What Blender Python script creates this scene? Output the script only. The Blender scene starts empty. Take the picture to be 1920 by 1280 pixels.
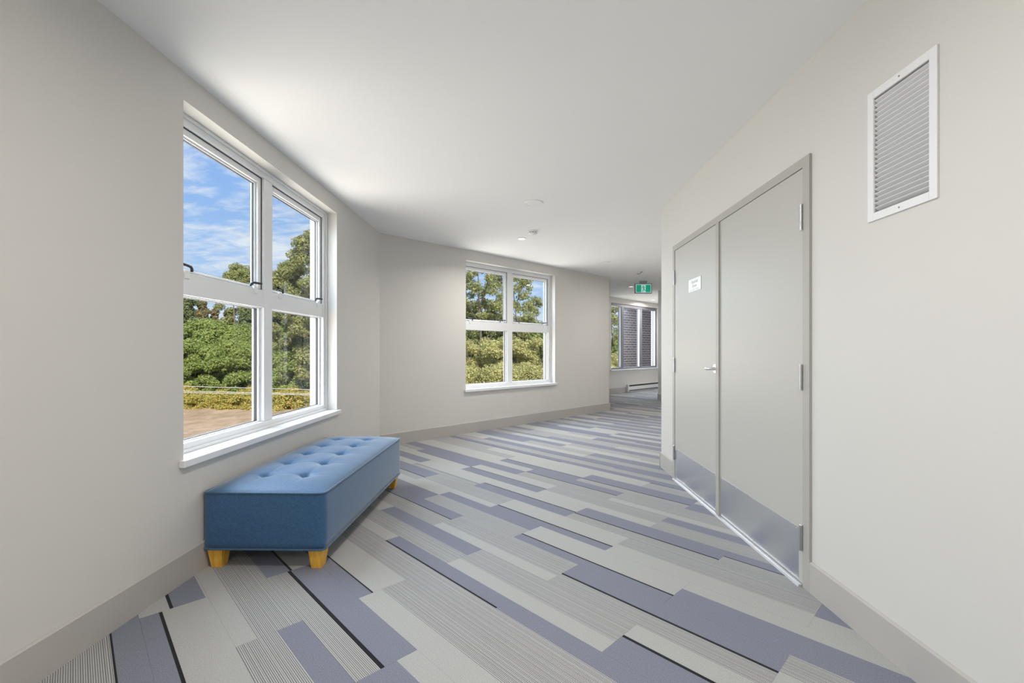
import bpy, math, random
import numpy as np
from mathutils import Matrix, Vector

S = bpy.context.scene
COL = S.collection
R = math.radians

# ------------------------------------------------------------------ camera
F_PX = 1920 * 16 / 36.0          # focal length in pixels of the 1920 wide frame
HORIZON = 656.0                  # pixel row of the horizon
EYE = 1.1495                     # camera height above the carpet
CEIL = 2.535
cam = bpy.data.cameras.new('camera')
cam.sensor_width = 36
cam.lens = 16
cam.shift_y = (HORIZON - 640) / 1920
cam.clip_start = 0.05
cam.clip_end = 2000
cam_o = bpy.data.objects.new('camera', cam)
cam_o.location = (0, 0, EYE)
cam_o.rotation_euler = (R(90), 0, 0)
COL.objects.link(cam_o)
S.camera = cam_o

# ------------------------------------------------------------------ world, sun, exposure
S.view_settings.view_transform = 'Standard'
S.view_settings.look = 'None'
S.view_settings.gamma = 1
S.view_settings.use_curve_mapping = False
S.view_settings.exposure = 0.0

W = bpy.data.worlds.new('sky')
S.world = W
W.use_nodes = True
nt = W.node_tree
nt.nodes.clear()
N = nt.nodes.new
L = nt.links.new
out = N('ShaderNodeOutputWorld')
bg = N('ShaderNodeBackground')
bg.inputs['Strength'].default_value = 1.0
tc = N('ShaderNodeTexCoord')
sep = N('ShaderNodeSeparateXYZ')
L(tc.outputs['Generated'], sep.inputs[0])
ramp = N('ShaderNodeValToRGB')
cr = ramp.color_ramp
cr.elements[0].position = 0.0
cr.elements[0].color = (0.60, 0.76, 0.95, 1)
cr.elements[1].position = 0.75
cr.elements[1].color = (0.10, 0.25, 0.70, 1)
e = cr.elements.new(0.22)
e.color = (0.34, 0.56, 0.95, 1)
e = cr.elements.new(0.42)
e.color = (0.19, 0.40, 0.90, 1)
L(sep.outputs['Z'], ramp.inputs[0])
# thin wispy clouds, projected on a flat layer
div = N('ShaderNodeVectorMath'); div.operation = 'DIVIDE'
zz = N('ShaderNodeMath'); zz.operation = 'ADD'; zz.inputs[1].default_value = 0.12
L(sep.outputs['Z'], zz.inputs[0])
comb = N('ShaderNodeCombineXYZ')
for k in range(3):
    L(zz.outputs[0], comb.inputs[k])
L(tc.outputs['Generated'], div.inputs[0])
L(comb.outputs[0], div.inputs[1])
mp = N('ShaderNodeMapping')
mp.inputs['Rotation'].default_value = (0, 0, R(35))
mp.inputs['Scale'].default_value = (2.0, 3.2, 1)
L(div.outputs[0], mp.inputs[0])
no1 = N('ShaderNodeTexNoise'); no1.inputs['Scale'].default_value = 2.9
no1.inputs['Detail'].default_value = 9; no1.inputs['Roughness'].default_value = 0.62
no1.inputs['Distortion'].default_value = 0.35
L(mp.outputs[0], no1.inputs['Vector'])
no2 = N('ShaderNodeTexNoise'); no2.inputs['Scale'].default_value = 0.9
no2.inputs['Detail'].default_value = 2
L(div.outputs[0], no2.inputs['Vector'])
mul = N('ShaderNodeMath'); mul.operation = 'ADD'
L(no1.outputs[0], mul.inputs[0]); L(no2.outputs[0], mul.inputs[1])
cl = N('ShaderNodeMapRange')
cl.inputs['From Min'].default_value = 0.93
cl.inputs['From Max'].default_value = 1.22
cl.inputs['To Max'].default_value = 0.85
L(mul.outputs[0], cl.inputs[0])
mix = N('ShaderNodeMixRGB')
mix.inputs[2].default_value = (0.86, 0.91, 0.98, 1)
L(cl.outputs[0], mix.inputs[0]); L(ramp.outputs[0], mix.inputs[1])
L(mix.outputs[0], bg.inputs[0]); L(bg.outputs[0], out.inputs[0])

sun = bpy.data.lights.new('sun', 'SUN')
sun.energy = 6.0
sun.angle = R(0.6)
sun.color = (1.0, 0.95, 0.86)
sun_o = bpy.data.objects.new('sun', sun)
sun_o.rotation_euler = Vector((-0.30, 0.76, -0.58)).to_track_quat('-Z', 'Y').to_euler()
sun_o.location = (20, -20, 30)
COL.objects.link(sun_o)

LAMP_W = 12.0                    # watts of each ceiling LED
SKY_FILL_W, GROUND_FILL_W = 135.0, 72.0     # watts of the added lamps outside each window, cool for sky, warm for field

# ------------------------------------------------------------------ helpers
def newmat(name):
    m = bpy.data.materials.new(name)
    m.use_nodes = True
    b = m.node_tree.nodes['Principled BSDF']
    return m, m.node_tree, b


def srgb(r, g, b):
    def f(c):
        c /= 255.0
        return c / 12.92 if c <= 0.04045 else ((c + 0.055) / 1.055) ** 2.4
    return (f(r), f(g), f(b), 1)


def plain(name, col, rough=0.6, metal=0.0, noise=0.0, scale=20.0, bump=0.0, bscale=200.0, spec=0.5, emit=0.0):
    m, t, b = newmat(name)
    b.inputs['Roughness'].default_value = rough
    b.inputs['Metallic'].default_value = metal
    b.inputs['Specular IOR Level'].default_value = spec
    b.inputs['Base Color'].default_value = col
    tcn = t.nodes.new('ShaderNodeTexCoord')
    if noise:
        n = t.nodes.new('ShaderNodeTexNoise')
        n.inputs['Scale'].default_value = scale
        n.inputs['Detail'].default_value = 4
        t.links.new(tcn.outputs['Object'], n.inputs['Vector'])
        r_ = t.nodes.new('ShaderNodeMapRange')
        r_.inputs['To Min'].default_value = 1 - noise
        r_.inputs['To Max'].default_value = 1 + noise
        t.links.new(n.outputs[0], r_.inputs[0])
        v = t.nodes.new('ShaderNodeVectorMath'); v.operation = 'SCALE'
        v.inputs[0].default_value = col[:3]
        t.links.new(r_.outputs[0], v.inputs['Scale'])
        t.links.new(v.outputs[0], b.inputs['Base Color'])
    if bump:
        n = t.nodes.new('ShaderNodeTexNoise')
        n.inputs['Scale'].default_value = bscale
        n.inputs['Detail'].default_value = 3
        t.links.new(tcn.outputs['Object'], n.inputs['Vector'])
        bu = t.nodes.new('ShaderNodeBump')
        bu.inputs['Strength'].default_value = bump
        bu.inputs['Distance'].default_value = 0.002
        t.links.new(n.outputs[0], bu.inputs['Height'])
        t.links.new(bu.outputs[0], b.inputs['Normal'])
    if emit:
        b.inputs['Emission Color'].default_value = col
        b.inputs['Emission Strength'].default_value = emit
    return m


M = {}
M['wall'] = plain('wall_paint', (0.665, 0.648, 0.615, 1), 0.55, noise=0.012, scale=3, bump=0.12, bscale=350, spec=0.3)
M['ceiling'] = plain('ceiling_paint', (0.90, 0.90, 0.89, 1), 0.8, noise=0.01, scale=2, bump=0.1, bscale=300, spec=0.2)
M['base'] = plain('baseboard_paint', (0.475, 0.452, 0.425, 1), 0.5, noise=0.02, scale=6, spec=0.35)
M['door'] = plain('door_paint', (0.505, 0.49, 0.455, 1), 0.42, noise=0.012, scale=3, bump=0.05, bscale=180, spec=0.45)
M['frame_paint'] = plain('door_frame_paint', (0.44, 0.425, 0.385, 1), 0.45, noise=0.01, scale=3, spec=0.4)
M['vinyl'] = plain('white_vinyl', (0.83, 0.84, 0.85, 1), 0.35, noise=0.01, scale=4)
M['sill'] = plain('sill_paint', (0.80, 0.81, 0.82, 1), 0.3, noise=0.02, scale=9)
M['gasket'] = plain('black_gasket', (0.045, 0.045, 0.05, 1), 0.6, noise=0.1, scale=30)
M['handle_black'] = plain('handle_black', (0.028, 0.03, 0.034, 1), 0.45, noise=0.1, scale=40)
M['chrome'] = plain('satin_chrome', (0.82, 0.82, 0.84, 1), 0.33, 1.0, noise=0.05, scale=60)
M['alu'] = plain('aluminium', (0.72, 0.73, 0.76, 1), 0.42, 0.7, noise=0.04, scale=30)
M['grey_alu'] = plain('grey_anodised', srgb(128, 130, 138), 0.45, 0.2, noise=0.03, scale=20)
M['white_metal'] = plain('white_enamel', (0.82, 0.82, 0.83, 1), 0.4, noise=0.01, scale=10)
M['duct'] = plain('duct_interior', (0.16, 0.14, 0.13, 1), 0.8, noise=0.2, scale=12)
M['plastic'] = plain('white_plastic', (0.86, 0.86, 0.85, 1), 0.45, noise=0.01, scale=10)
M['dark_plastic'] = plain('dark_plastic', (0.06, 0.06, 0.06, 1), 0.5, noise=0.1, scale=30)
M['sign_white'] = plain('sign_plate', (0.86, 0.86, 0.83, 1), 0.35, noise=0.01, scale=20)
M['sign_grey'] = plain('sign_letters', (0.50, 0.50, 0.49, 1), 0.5, noise=0.03, scale=50)
M['exit_green'] = plain('exit_green', srgb(0, 150, 120), 0.35, noise=0.04, scale=9, emit=0.55)
M['exit_white'] = plain('exit_white', srgb(200, 235, 232), 0.35, noise=0.02, scale=9, emit=0.35)
M['exit_case'] = plain('exit_case', srgb(150, 150, 152), 0.45, noise=0.03, scale=9)
M['lens'] = plain('lamp_lens', (1.0, 0.96, 0.93, 1), 0.4, noise=0.01, scale=5, emit=1.6)
M['mortar'] = plain('mortar', srgb(205, 202, 205), 0.9, noise=0.1, scale=40, bump=0.4, bscale=120)
M['cable'] = plain('cable', (0.55, 0.53, 0.5, 1), 0.6, noise=0.05, scale=3)
M['trunk'] = plain('bark', (0.16, 0.13, 0.10, 1), 0.9, noise=0.3, scale=5, bump=0.5, bscale=20)

# brushed steel kick plates
m, t, b = newmat('brushed_steel')
b.inputs['Metallic'].default_value = 1.0
b.inputs['Base Color'].default_value = (0.80, 0.81, 0.84, 1)
tcn = t.nodes.new('ShaderNodeTexCoord')
mpn = t.nodes.new('ShaderNodeMapping'); mpn.inputs['Scale'].default_value = (3, 3, 500)
t.links.new(tcn.outputs['Object'], mpn.inputs[0])
n = t.nodes.new('ShaderNodeTexNoise'); n.inputs['Scale'].default_value = 2.0; n.inputs['Detail'].default_value = 4
t.links.new(mpn.outputs[0], n.inputs['Vector'])
r_ = t.nodes.new('ShaderNodeMapRange'); r_.inputs['To Min'].default_value = 0.24; r_.inputs['To Max'].default_value = 0.36
t.links.new(n.outputs[0], r_.inputs[0]); t.links.new(r_.outputs[0], b.inputs['Roughness'])
M['steel'] = m

# glazing: clear pane that lets light straight through and mirrors by angle
m = bpy.data.materials.new('window_glass'); m.use_nodes = True
t = m.node_tree; t.nodes.clear()
o_ = t.nodes.new('ShaderNodeOutputMaterial')
tr = t.nodes.new('ShaderNodeBsdfTransparent'); tr.inputs[0].default_value = (0.97, 0.98, 0.97, 1)
gl = t.nodes.new('ShaderNodeBsdfGlossy'); gl.inputs['Roughness'].default_value = 0.0
lw = t.nodes.new('ShaderNodeLayerWeight'); lw.inputs['Blend'].default_value = 0.5
pw = t.nodes.new('ShaderNodeMath'); pw.operation = 'POWER'; pw.inputs[1].default_value = 5.0
t.links.new(lw.outputs['Facing'], pw.inputs[0])
fr = t.nodes.new('ShaderNodeMapRange'); fr.inputs['To Min'].default_value = 0.015; fr.inputs['To Max'].default_value = 0.6
t.links.new(pw.outputs[0], fr.inputs[0])
mx = t.nodes.new('ShaderNodeMixShader')
t.links.new(fr.outputs[0], mx.inputs[0]); t.links.new(tr.outputs[0], mx.inputs[1]); t.links.new(gl.outputs[0], mx.inputs[2])
t.links.new(mx.outputs[0], o_.inputs[0])
M['glass'] = m


# carpet: D slate, L light beige grey, S ribbed, K black
def carpet(name, col, var=0.22, ribs=False, col2=None):
    m, t, b = newmat(name)
    b.inputs['Roughness'].default_value = 0.95
    b.inputs['Specular IOR Level'].default_value = 0.1
    b.inputs['Sheen Weight'].default_value = 0.15
    tcn = t.nodes.new('ShaderNodeTexCoord')
    n = t.nodes.new('ShaderNodeTexNoise'); n.inputs['Scale'].default_value = 260; n.inputs['Detail'].default_value = 3
    t.links.new(tcn.outputs['Object'], n.inputs['Vector'])
    r_ = t.nodes.new('ShaderNodeMapRange'); r_.inputs['From Min'].default_value = 0.3; r_.inputs['From Max'].default_value = 0.7
    r_.inputs['To Min'].default_value = 1 - var; r_.inputs['To Max'].default_value = 1 + var
    t.links.new(n.outputs[0], r_.inputs[0])
    v = t.nodes.new('ShaderNodeVectorMath'); v.operation = 'SCALE'
    v.inputs[0].default_value = col[:3]
    t.links.new(r_.outputs[0], v.inputs['Scale'])
    if ribs:
        sp = t.nodes.new('ShaderNodeSeparateXYZ'); t.links.new(tcn.outputs['Object'], sp.inputs[0])
        a = t.nodes.new('ShaderNodeMath'); a.operation = 'MULTIPLY'; a.inputs[1].default_value = 2 * math.pi / 0.0064
        t.links.new(sp.outputs['Y'], a.inputs[0])
        s_ = t.nodes.new('ShaderNodeMath'); s_.operation = 'SINE'; t.links.new(a.outputs[0], s_.inputs[0])
        # some ribs are darker or lighter than their neighbours
        w = t.nodes.new('ShaderNodeTexNoise'); w.noise_dimensions = '1D'
        w.inputs['Scale'].default_value = 1.0; w.inputs['Detail'].default_value = 2
        wv = t.nodes.new('ShaderNodeMath'); wv.operation = 'MULTIPLY'; wv.inputs[1].default_value = 150
        t.links.new(sp.outputs['Y'], wv.inputs[0]); t.links.new(wv.outputs[0], w.inputs['W'])
        wr = t.nodes.new('ShaderNodeMapRange'); wr.inputs['From Min'].default_value = 0.3; wr.inputs['From Max'].default_value = 0.7
        wr.inputs['To Min'].default_value = -0.5; wr.inputs['To Max'].default_value = 0.5
        t.links.new(w.outputs[0], wr.inputs[0])
        ad = t.nodes.new('ShaderNodeMath'); ad.operation = 'ADD'
        t.links.new(s_.outputs[0], ad.inputs[0]); t.links.new(wr.outputs[0], ad.inputs[1])
        mr = t.nodes.new('ShaderNodeMapRange'); mr.inputs['From Min'].default_value = -0.55; mr.inputs['From Max'].default_value = 0.55
        t.links.new(ad.outputs[0], mr.inputs[0])
        v2 = t.nodes.new('ShaderNodeVectorMath'); v2.operation = 'SCALE'; v2.inputs[0].default_value = col2[:3]
        t.links.new(r_.outputs[0], v2.inputs['Scale'])
        mi = t.nodes.new('ShaderNodeMixRGB')
        t.links.new(mr.outputs[0], mi.inputs[0]); t.links.new(v.outputs[0], mi.inputs[1]); t.links.new(v2.outputs[0], mi.inputs[2])
        t.links.new(mi.outputs[0], b.inputs['Base Color'])
    else:
        t.links.new(v.outputs[0], b.inputs['Base Color'])
    bu = t.nodes.new('ShaderNodeBump'); bu.inputs['Strength'].default_value = 0.35; bu.inputs['Distance'].default_value = 0.002
    t.links.new(n.outputs[0], bu.inputs['Height']); t.links.new(bu.outputs[0], b.inputs['Normal'])
    return m


M['D'] = carpet('carpet_slate', (0.200, 0.208, 0.262, 1))
M['L'] = carpet('carpet_beige', (0.400, 0.400, 0.388, 1), 0.16)
M['S'] = carpet('carpet_ribbed', (0.165, 0.165, 0.170, 1), 0.12, True, (0.475, 0.472, 0.465, 1))
M['K'] = carpet('carpet_black', (0.008, 0.008, 0.011, 1), 0.3)


def fabric(name, col):
    m, t, b = newmat(name)
    b.inputs['Roughness'].default_value = 0.55
    b.inputs['Specular IOR Level'].default_value = 0.5
    b.inputs['Sheen Weight'].default_value = 0.7
    b.inputs['Sheen Roughness'].default_value = 0.35
    b.inputs['Sheen Tint'].default_value = (0.92, 0.97, 1.0, 1)
    tcn = t.nodes.new('ShaderNodeTexCoord')
    hs = []
    for sc in ((380, 380, 90), (90, 90, 420)):
        mpn = t.nodes.new('ShaderNodeMapping'); mpn.inputs['Scale'].default_value = sc
        t.links.new(tcn.outputs['Object'], mpn.inputs[0])
        n = t.nodes.new('ShaderNodeTexNoise'); n.inputs['Scale'].default_value = 1.0; n.inputs['Detail'].default_value = 2
        t.links.new(mpn.outputs[0], n.inputs['Vector']); hs.append(n)
    ad = t.nodes.new('ShaderNodeMath'); ad.operation = 'ADD'
    t.links.new(hs[0].outputs[0], ad.inputs[0]); t.links.new(hs[1].outputs[0], ad.inputs[1])
    r_ = t.nodes.new('ShaderNodeMapRange'); r_.inputs['From Min'].default_value = 0.7; r_.inputs['From Max'].default_value = 1.3
    r_.inputs['To Min'].default_value = 0.72; r_.inputs['To Max'].default_value = 1.28
    t.links.new(ad.outputs[0], r_.inputs[0])
    v = t.nodes.new('ShaderNodeVectorMath'); v.operation = 'SCALE'; v.inputs[0].default_value = col[:3]
    t.links.new(r_.outputs[0], v.inputs['Scale']); t.links.new(v.outputs[0], b.inputs['Base Color'])
    bu = t.nodes.new('ShaderNodeBump'); bu.inputs['Strength'].default_value = 0.25; bu.inputs['Distance'].default_value = 0.001
    t.links.new(ad.outputs[0], bu.inputs['Height']); t.links.new(bu.outputs[0], b.inputs['Normal'])
    return m


M['fabric'] = fabric('blue_weave', (0.037, 0.112, 0.232, 1))
M['piping'] = fabric('piping_weave', (0.045, 0.11, 0.21, 1))

# honey stained leg wood
m, t, b = newmat('honey_wood')
b.inputs['Roughness'].default_value = 0.38
tcn = t.nodes.new('ShaderNodeTexCoord')
mpn = t.nodes.new('ShaderNodeMapping'); mpn.inputs['Scale'].default_value = (60, 60, 9)
t.links.new(tcn.outputs['Object'], mpn.inputs[0])
n = t.nodes.new('ShaderNodeTexNoise'); n.inputs['Detail'].default_value = 4; n.inputs['Scale'].default_value = 1
t.links.new(mpn.outputs[0], n.inputs['Vector'])
rp = t.nodes.new('ShaderNodeValToRGB')
rp.color_ramp.elements[0].position = 0.3; rp.color_ramp.elements[0].color = (0.74, 0.37, 0.035, 1)
rp.color_ramp.elements[1].position = 0.7; rp.color_ramp.elements[1].color = (0.92, 0.55, 0.09, 1)
t.links.new(n.outputs[0], rp.inputs[0]); t.links.new(rp.outputs[0], b.inputs['Base Color'])
M['wood'] = m

# bricks
m, t, b = newmat('dark_brick')
b.inputs['Roughness'].default_value = 0.85
oi = t.nodes.new('ShaderNodeObjectInfo')
rp = t.nodes.new('ShaderNodeValToRGB')
rp.color_ramp.elements[0].color = srgb(112, 104, 112); rp.color_ramp.elements[1].color = srgb(142, 132, 138)
t.links.new(oi.outputs['Random'], rp.inputs[0])
tcn = t.nodes.new('ShaderNodeTexCoord')
n = t.nodes.new('ShaderNodeTexNoise'); n.inputs['Scale'].default_value = 40; t.links.new(tcn.outputs['Object'], n.inputs['Vector'])
mi = t.nodes.new('ShaderNodeMixRGB'); mi.blend_type = 'MULTIPLY'; mi.inputs[0].default_value = 0.35
t.links.new(rp.outputs[0], mi.inputs[1]); t.links.new(n.outputs[0], mi.inputs[2]); t.links.new(mi.outputs[0], b.inputs['Base Color'])
M['brick'] = m

# dry field
m, t, b = newmat('dry_grass_ground')
b.inputs['Roughness'].default_value = 1.0
b.inputs['Specular IOR Level'].default_value = 0.05
tcn = t.nodes.new('ShaderNodeTexCoord')
mpn = t.nodes.new('ShaderNodeMapping'); mpn.inputs['Scale'].default_value = (1, 0.55, 1)
t.links.new(tcn.outputs['Object'], mpn.inputs[0])
n = t.nodes.new('ShaderNodeTexNoise'); n.inputs['Scale'].default_value = 0.9; n.inputs['Detail'].default_value = 8; n.inputs['Roughness'].default_value = 0.7
t.links.new(mpn.outputs[0], n.inputs['Vector'])
rp = t.nodes.new('ShaderNodeValToRGB')
rp.color_ramp.elements[0].position = 0.3; rp.color_ramp.elements[0].color = (0.34, 0.235, 0.13, 1)
rp.color_ramp.elements[1].position = 0.68; rp.color_ramp.elements[1].color = (0.63, 0.46, 0.31, 1)
t.links.new(n.outputs[0], rp.inputs[0]); t.links.new(rp.outputs[0], b.inputs['Base Color'])
M['field'] = m


def leafmat(name, cols, trans=0.42):
    m, t, b = newmat(name)
    b.inputs['Roughness'].default_value = 0.6
    b.inputs['Specular IOR Level'].default_value = 0.25
    g = t.nodes.new('ShaderNodeNewGeometry')
    rp = t.nodes.new('ShaderNodeValToRGB')
    cr = rp.color_ramp
    while len(cr.elements) < len(cols):
        cr.elements.new(0.5)
    for k, c in enumerate(cols):
        cr.elements[k].position = k / max(1, len(cols) - 1)
        cr.elements[k].color = c
    t.links.new(g.outputs['Random Per Island'], rp.inputs[0])
    t.links.new(rp.outputs[0], b.inputs['Base Color'])
    tl = t.nodes.new('ShaderNodeBsdfTranslucent'); t.links.new(rp.outputs[0], tl.inputs[0])
    mx = t.nodes.new('ShaderNodeMixShader'); mx.inputs[0].default_value = trans
    o = t.nodes['Material Output']
    t.links.new(b.outputs[0], mx.inputs[1]); t.links.new(tl.outputs[0], mx.inputs[2]); t.links.new(mx.outputs[0], o.inputs[0])
    return m


M['leaf_green'] = leafmat('leaves_green', [(0.210, 0.294, 0.084, 1), (0.350, 0.434, 0.126, 1), (0.504, 0.532, 0.168, 1)])
M['leaf_olive'] = leafmat('leaves_olive', [(0.20, 0.25, 0.09, 1), (0.31, 0.36, 0.13, 1), (0.43, 0.44, 0.18, 1), (0.55, 0.47, 0.21, 1)])
M['leaf_yellow'] = leafmat('leaves_yellow', [(0.42, 0.43, 0.17, 1), (0.58, 0.56, 0.24, 1), (0.75, 0.69, 0.34, 1)])
M['leaf_bramble'] = leafmat('leaves_bramble', [(0.336, 0.392, 0.084, 1), (0.588, 0.532, 0.140, 1), (0.770, 0.532, 0.182, 1)])
M['leaf_brown'] = leafmat('leaves_brown', [(0.280, 0.238, 0.126, 1), (0.392, 0.322, 0.168, 1), (0.336, 0.322, 0.140, 1)])
M['leaf_dark'] = leafmat('leaves_dark', [(0.140, 0.182, 0.098, 1), (0.238, 0.280, 0.126, 1), (0.336, 0.364, 0.154, 1)])


class MB:
    """collects boxes, tubes and polygons for one mesh"""
    def __init__(self):
        self.v = []; self.f = []; self.m = []

    def add(self, vs, fs, mi=0):
        o = len(self.v)
        self.v += [tuple(p) for p in vs]
        for f in fs:
            self.f.append([o + i for i in f]); self.m.append(mi)

    def box(self, x0, x1, y0, y1, z0, z1, mi=0):
        self.add([(x0, y0, z0), (x1, y0, z0), (x1, y1, z0), (x0, y1, z0), (x0, y0, z1), (x1, y0, z1), (x1, y1, z1), (x0, y1, z1)],
                 [(0, 3, 2, 1), (4, 5, 6, 7), (0, 1, 5, 4), (1, 2, 6, 5), (2, 3, 7, 6), (3, 0, 4, 7)], mi)

    def prism(self, poly, z0, z1, mi=0):
        n_ = len(poly)
        self.add([(p[0], p[1], z0) for p in poly] + [(p[0], p[1], z1) for p in poly],
                 [tuple(range(n_))[::-1], tuple(range(n_, 2 * n_))] + [(i, (i + 1) % n_, n_ + (i + 1) % n_, n_ + i) for i in range(n_)], mi)

    def ring(self, x0, x1, z0, z1, w, y0, y1, mi=0, wt=None, wb=None):
        wt = w if wt is None else wt
        wb = w if wb is None else wb
        self.box(x0, x0 + w, y0, y1, z0, z1, mi); self.box(x1 - w, x1, y0, y1, z0, z1, mi)
        self.box(x0 + w, x1 - w, y0, y1, z1 - wt, z1, mi); self.box(x0 + w, x1 - w, y0, y1, z0, z0 + wb, mi)

    def tube(self, p0, p1, r0, r1=None, n_=10, mi=0):
        r1 = r0 if r1 is None else r1
        p0 = Vector(p0); p1 = Vector(p1)
        q = (p1 - p0).to_track_quat('Z', 'Y')
        vs = []
        for p, r_ in ((p0, r0), (p1, r1)):
            for k in range(n_):
                a = 2 * math.pi * k / n_
                vs.append(p + q @ Vector((r_ * math.cos(a), r_ * math.sin(a), 0)))
        self.add(vs, [tuple(range(n_))[::-1], tuple(range(n_, 2 * n_))] + [(i, (i + 1) % n_, n_ + (i + 1) % n_, n_ + i) for i in range(n_)], mi)

    def lathe(self, prof, n_=32, mi=0, c=(0, 0, 0)):
        vs = []; fs = []
        for r_, z in prof:
            for k in range(n_):
                a = 2 * math.pi * k / n_
                vs.append((c[0] + r_ * math.cos(a), c[1] + r_ * math.sin(a), c[2] + z))
        for j in range(len(prof) - 1):
            for k in range(n_):
                k2 = (k + 1) % n_
                fs.append((j * n_ + k, j * n_ + k2, (j + 1) * n_ + k2, (j + 1) * n_ + k))
        fs.append(tuple(range(n_))[::-1]); fs.append(tuple((len(prof) - 1) * n_ + k for k in range(n_)))
        self.add(vs, fs, mi)

    def path(self, pts, r_, n_=8, closed=True, mi=0):
        P = [Vector(p) for p in pts]; c = len(P); vs = []; fs = []
        for i in range(c):
            a = P[(i - 1) % c] if closed or i > 0 else P[i]
            b_ = P[(i + 1) % c] if closed or i < c - 1 else P[i]
            q = (b_ - a).to_track_quat('Z', 'Y')
            for k in range(n_):
                an = 2 * math.pi * k / n_
                vs.append(P[i] + q @ Vector((r_ * math.cos(an), r_ * math.sin(an), 0)))
        for i in range(c if closed else c - 1):
            j = (i + 1) % c
            for k in range(n_):
                k2 = (k + 1) % n_
                fs.append((i * n_ + k, i * n_ + k2, j * n_ + k2, j * n_ + k))
        self.add(vs, fs, mi)

    def mesh(self, name, mats):
        me = bpy.data.meshes.new(name)
        me.from_pydata(self.v, [], self.f)
        for mm in (mats if isinstance(mats, (list, tuple)) else [mats]):
            me.materials.append(M[mm])
        me.polygons.foreach_set('material_index', self.m)
        me.update()
        return me

    def build(self, name, mats, parent=None, mat=None, bevel=0.0, smooth=False, seg=2):
        me = self.mesh(name, mats)
        o = bpy.data.objects.new(name, me)
        COL.objects.link(o)
        if mat is not None:
            o.matrix_world = mat
        if parent is not None:
            o.parent = parent
        if bevel:
            b_ = o.modifiers.new('bevel', 'BEVEL'); b_.width = bevel; b_.segments = seg; b_.limit_method = 'ANGLE'
        if smooth:
            me.polygons.foreach_set('use_smooth', [True] * len(me.polygons))
        return o


def tag(o, label=None, cat=None, group=None, kind=None):
    if label: o['label'] = label
    if cat: o['category'] = cat
    if group: o['group'] = group
    if kind: o['kind'] = kind
    return o


def empty(name, mat=None, loc=None):
    o = bpy.data.objects.new(name, None)
    o.empty_display_size = 0.1
    COL.objects.link(o)
    if mat is not None: o.matrix_world = mat
    if loc is not None: o.location = loc
    return o


def frame(p, d, z=0.0):
    """x along the wall, y out of the room, z up"""
    d = Vector((d[0], d[1])).normalized()
    return Matrix(((d.x, -d.y, 0, p[0]), (d.y, d.x, 0, p[1]), (0, 0, 1, z), (0, 0, 0, 1)))


def at(px, Y):
    return (px - 960) / F_PX * Y


# ------------------------------------------------------------------ room outline (inner faces, walked with the room on the right)
W1 = Vector((0.0211, 1.0)).normalized()
D2 = Vector((0.72026, 0.69370))
OUT2 = Vector((-0.69370, 0.72026))
B0 = Vector((-1.683 - 0.0211 * 4.6, -4.6))
A = Vector((-1.566, 5.385))
C = Vector((1.850, 8.675))
Dp = Vector((1.904, 11.248))
E_ = Vector((2.56, 11.88)) + D2 * 3.6
Fc = Vector((3.404, 10.6))
G = Fc + D2 * 2.6
H = Vector((3.312, 6.255))
Rc = Vector((1.4706, 4.482))
B1 = Vector((1.376 - 0.0211 * 4.6, -4.6))
OUTLINE = [B0, A, C, Dp, E_, G, Fc, H, Rc, B1]
NAMES = ['left', 'back', 'return', 'far', 'end', 'nook', 'inner', 'passage', 'right', 'behind']
T = 0.22
nO = len(OUTLINE)


def offset(t_):
    res = []
    for i in range(nO):
        p = OUTLINE[i]
        d0 = (p - OUTLINE[i - 1]).normalized(); d1 = (OUTLINE[(i + 1) % nO] - p).normalized()
        n0 = Vector((-d0.y, d0.x)); n1 = Vector((-d1.y, d1.x))
        bis = (n0 + n1)
        res.append(p + bis * (t_ / (1 + n0.dot(n1))))
    return res


OUTER = offset(T)
# window and door openings in wall coordinates (s0, s1, z0, z1)
SW = (A - B0).length
s1a = (Vector((-1.683 + 0.0211 * 2.2615, 2.2615)) - B0).length
WIN_W, WIN_H, WIN_Z = 1.878, 1.787, 0.606
FAR0 = (Vector((2.56, 11.88)) - Dp).dot(D2)
HOLES = {
    'left': [(s1a - 4.05, s1a - 4.05 + WIN_W, WIN_Z, WIN_Z + WIN_H), (s1a, s1a + WIN_W, WIN_Z, WIN_Z + WIN_H)],
    'back': [(1.290, 1.290 + WIN_W, WIN_Z, WIN_Z + WIN_H)],
    'far': [(FAR0 + 0.045, FAR0 + 2.50, 0.63, 2.392)],
    'right': [(0.375, 2.322, -0.01, 2.078), (2.712, 2.952, 1.683, 2.127)],
}
WALLS = {}
for i, nm in enumerate(NAMES):
    p, q = OUTLINE[i], OUTLINE[(i + 1) % nO]
    d = (q - p).normalized(); length = (q - p).length
    mat = frame(p, d)
    so0 = (OUTER[i] - p).dot(d); so1 = (OUTER[(i + 1) % nO] - p).dot(d)
    mb = MB()

    def piece(a, b_, z0, z1, ao, bo):
        mb.add([(a, 0, z0), (b_, 0, z0), (bo, T, z0), (ao, T, z0), (a, 0, z1), (b_, 0, z1), (bo, T, z1), (ao, T, z1)],
               [(0, 3, 2, 1), (4, 5, 6, 7), (0, 1, 5, 4), (1, 2, 6, 5), (2, 3, 7, 6), (3, 0, 4, 7)])
    cur, curo = 0.0, so0
    zlo, zhi = -0.15, CEIL + 0.1
    for (h0, h1, z0, z1) in HOLES.get(nm, []):
        piece(cur, h0, zlo, zhi, curo, h0)
        if nm in ('left', 'back', 'far'): z0 -= 0.034
        if z0 > zlo + 0.16: piece(h0, h1, zlo, z0, h0, h1)
        piece(h0, h1, z1, zhi, h0, h1)
        cur = curo = h1
    piece(cur, length, zlo, zhi, curo, so1)
    o = mb.build('wall_' + nm, 'wall', mat=mat)
    tag(o, kind='structure')
    WALLS[nm] = (p, d, length, mat)

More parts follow.
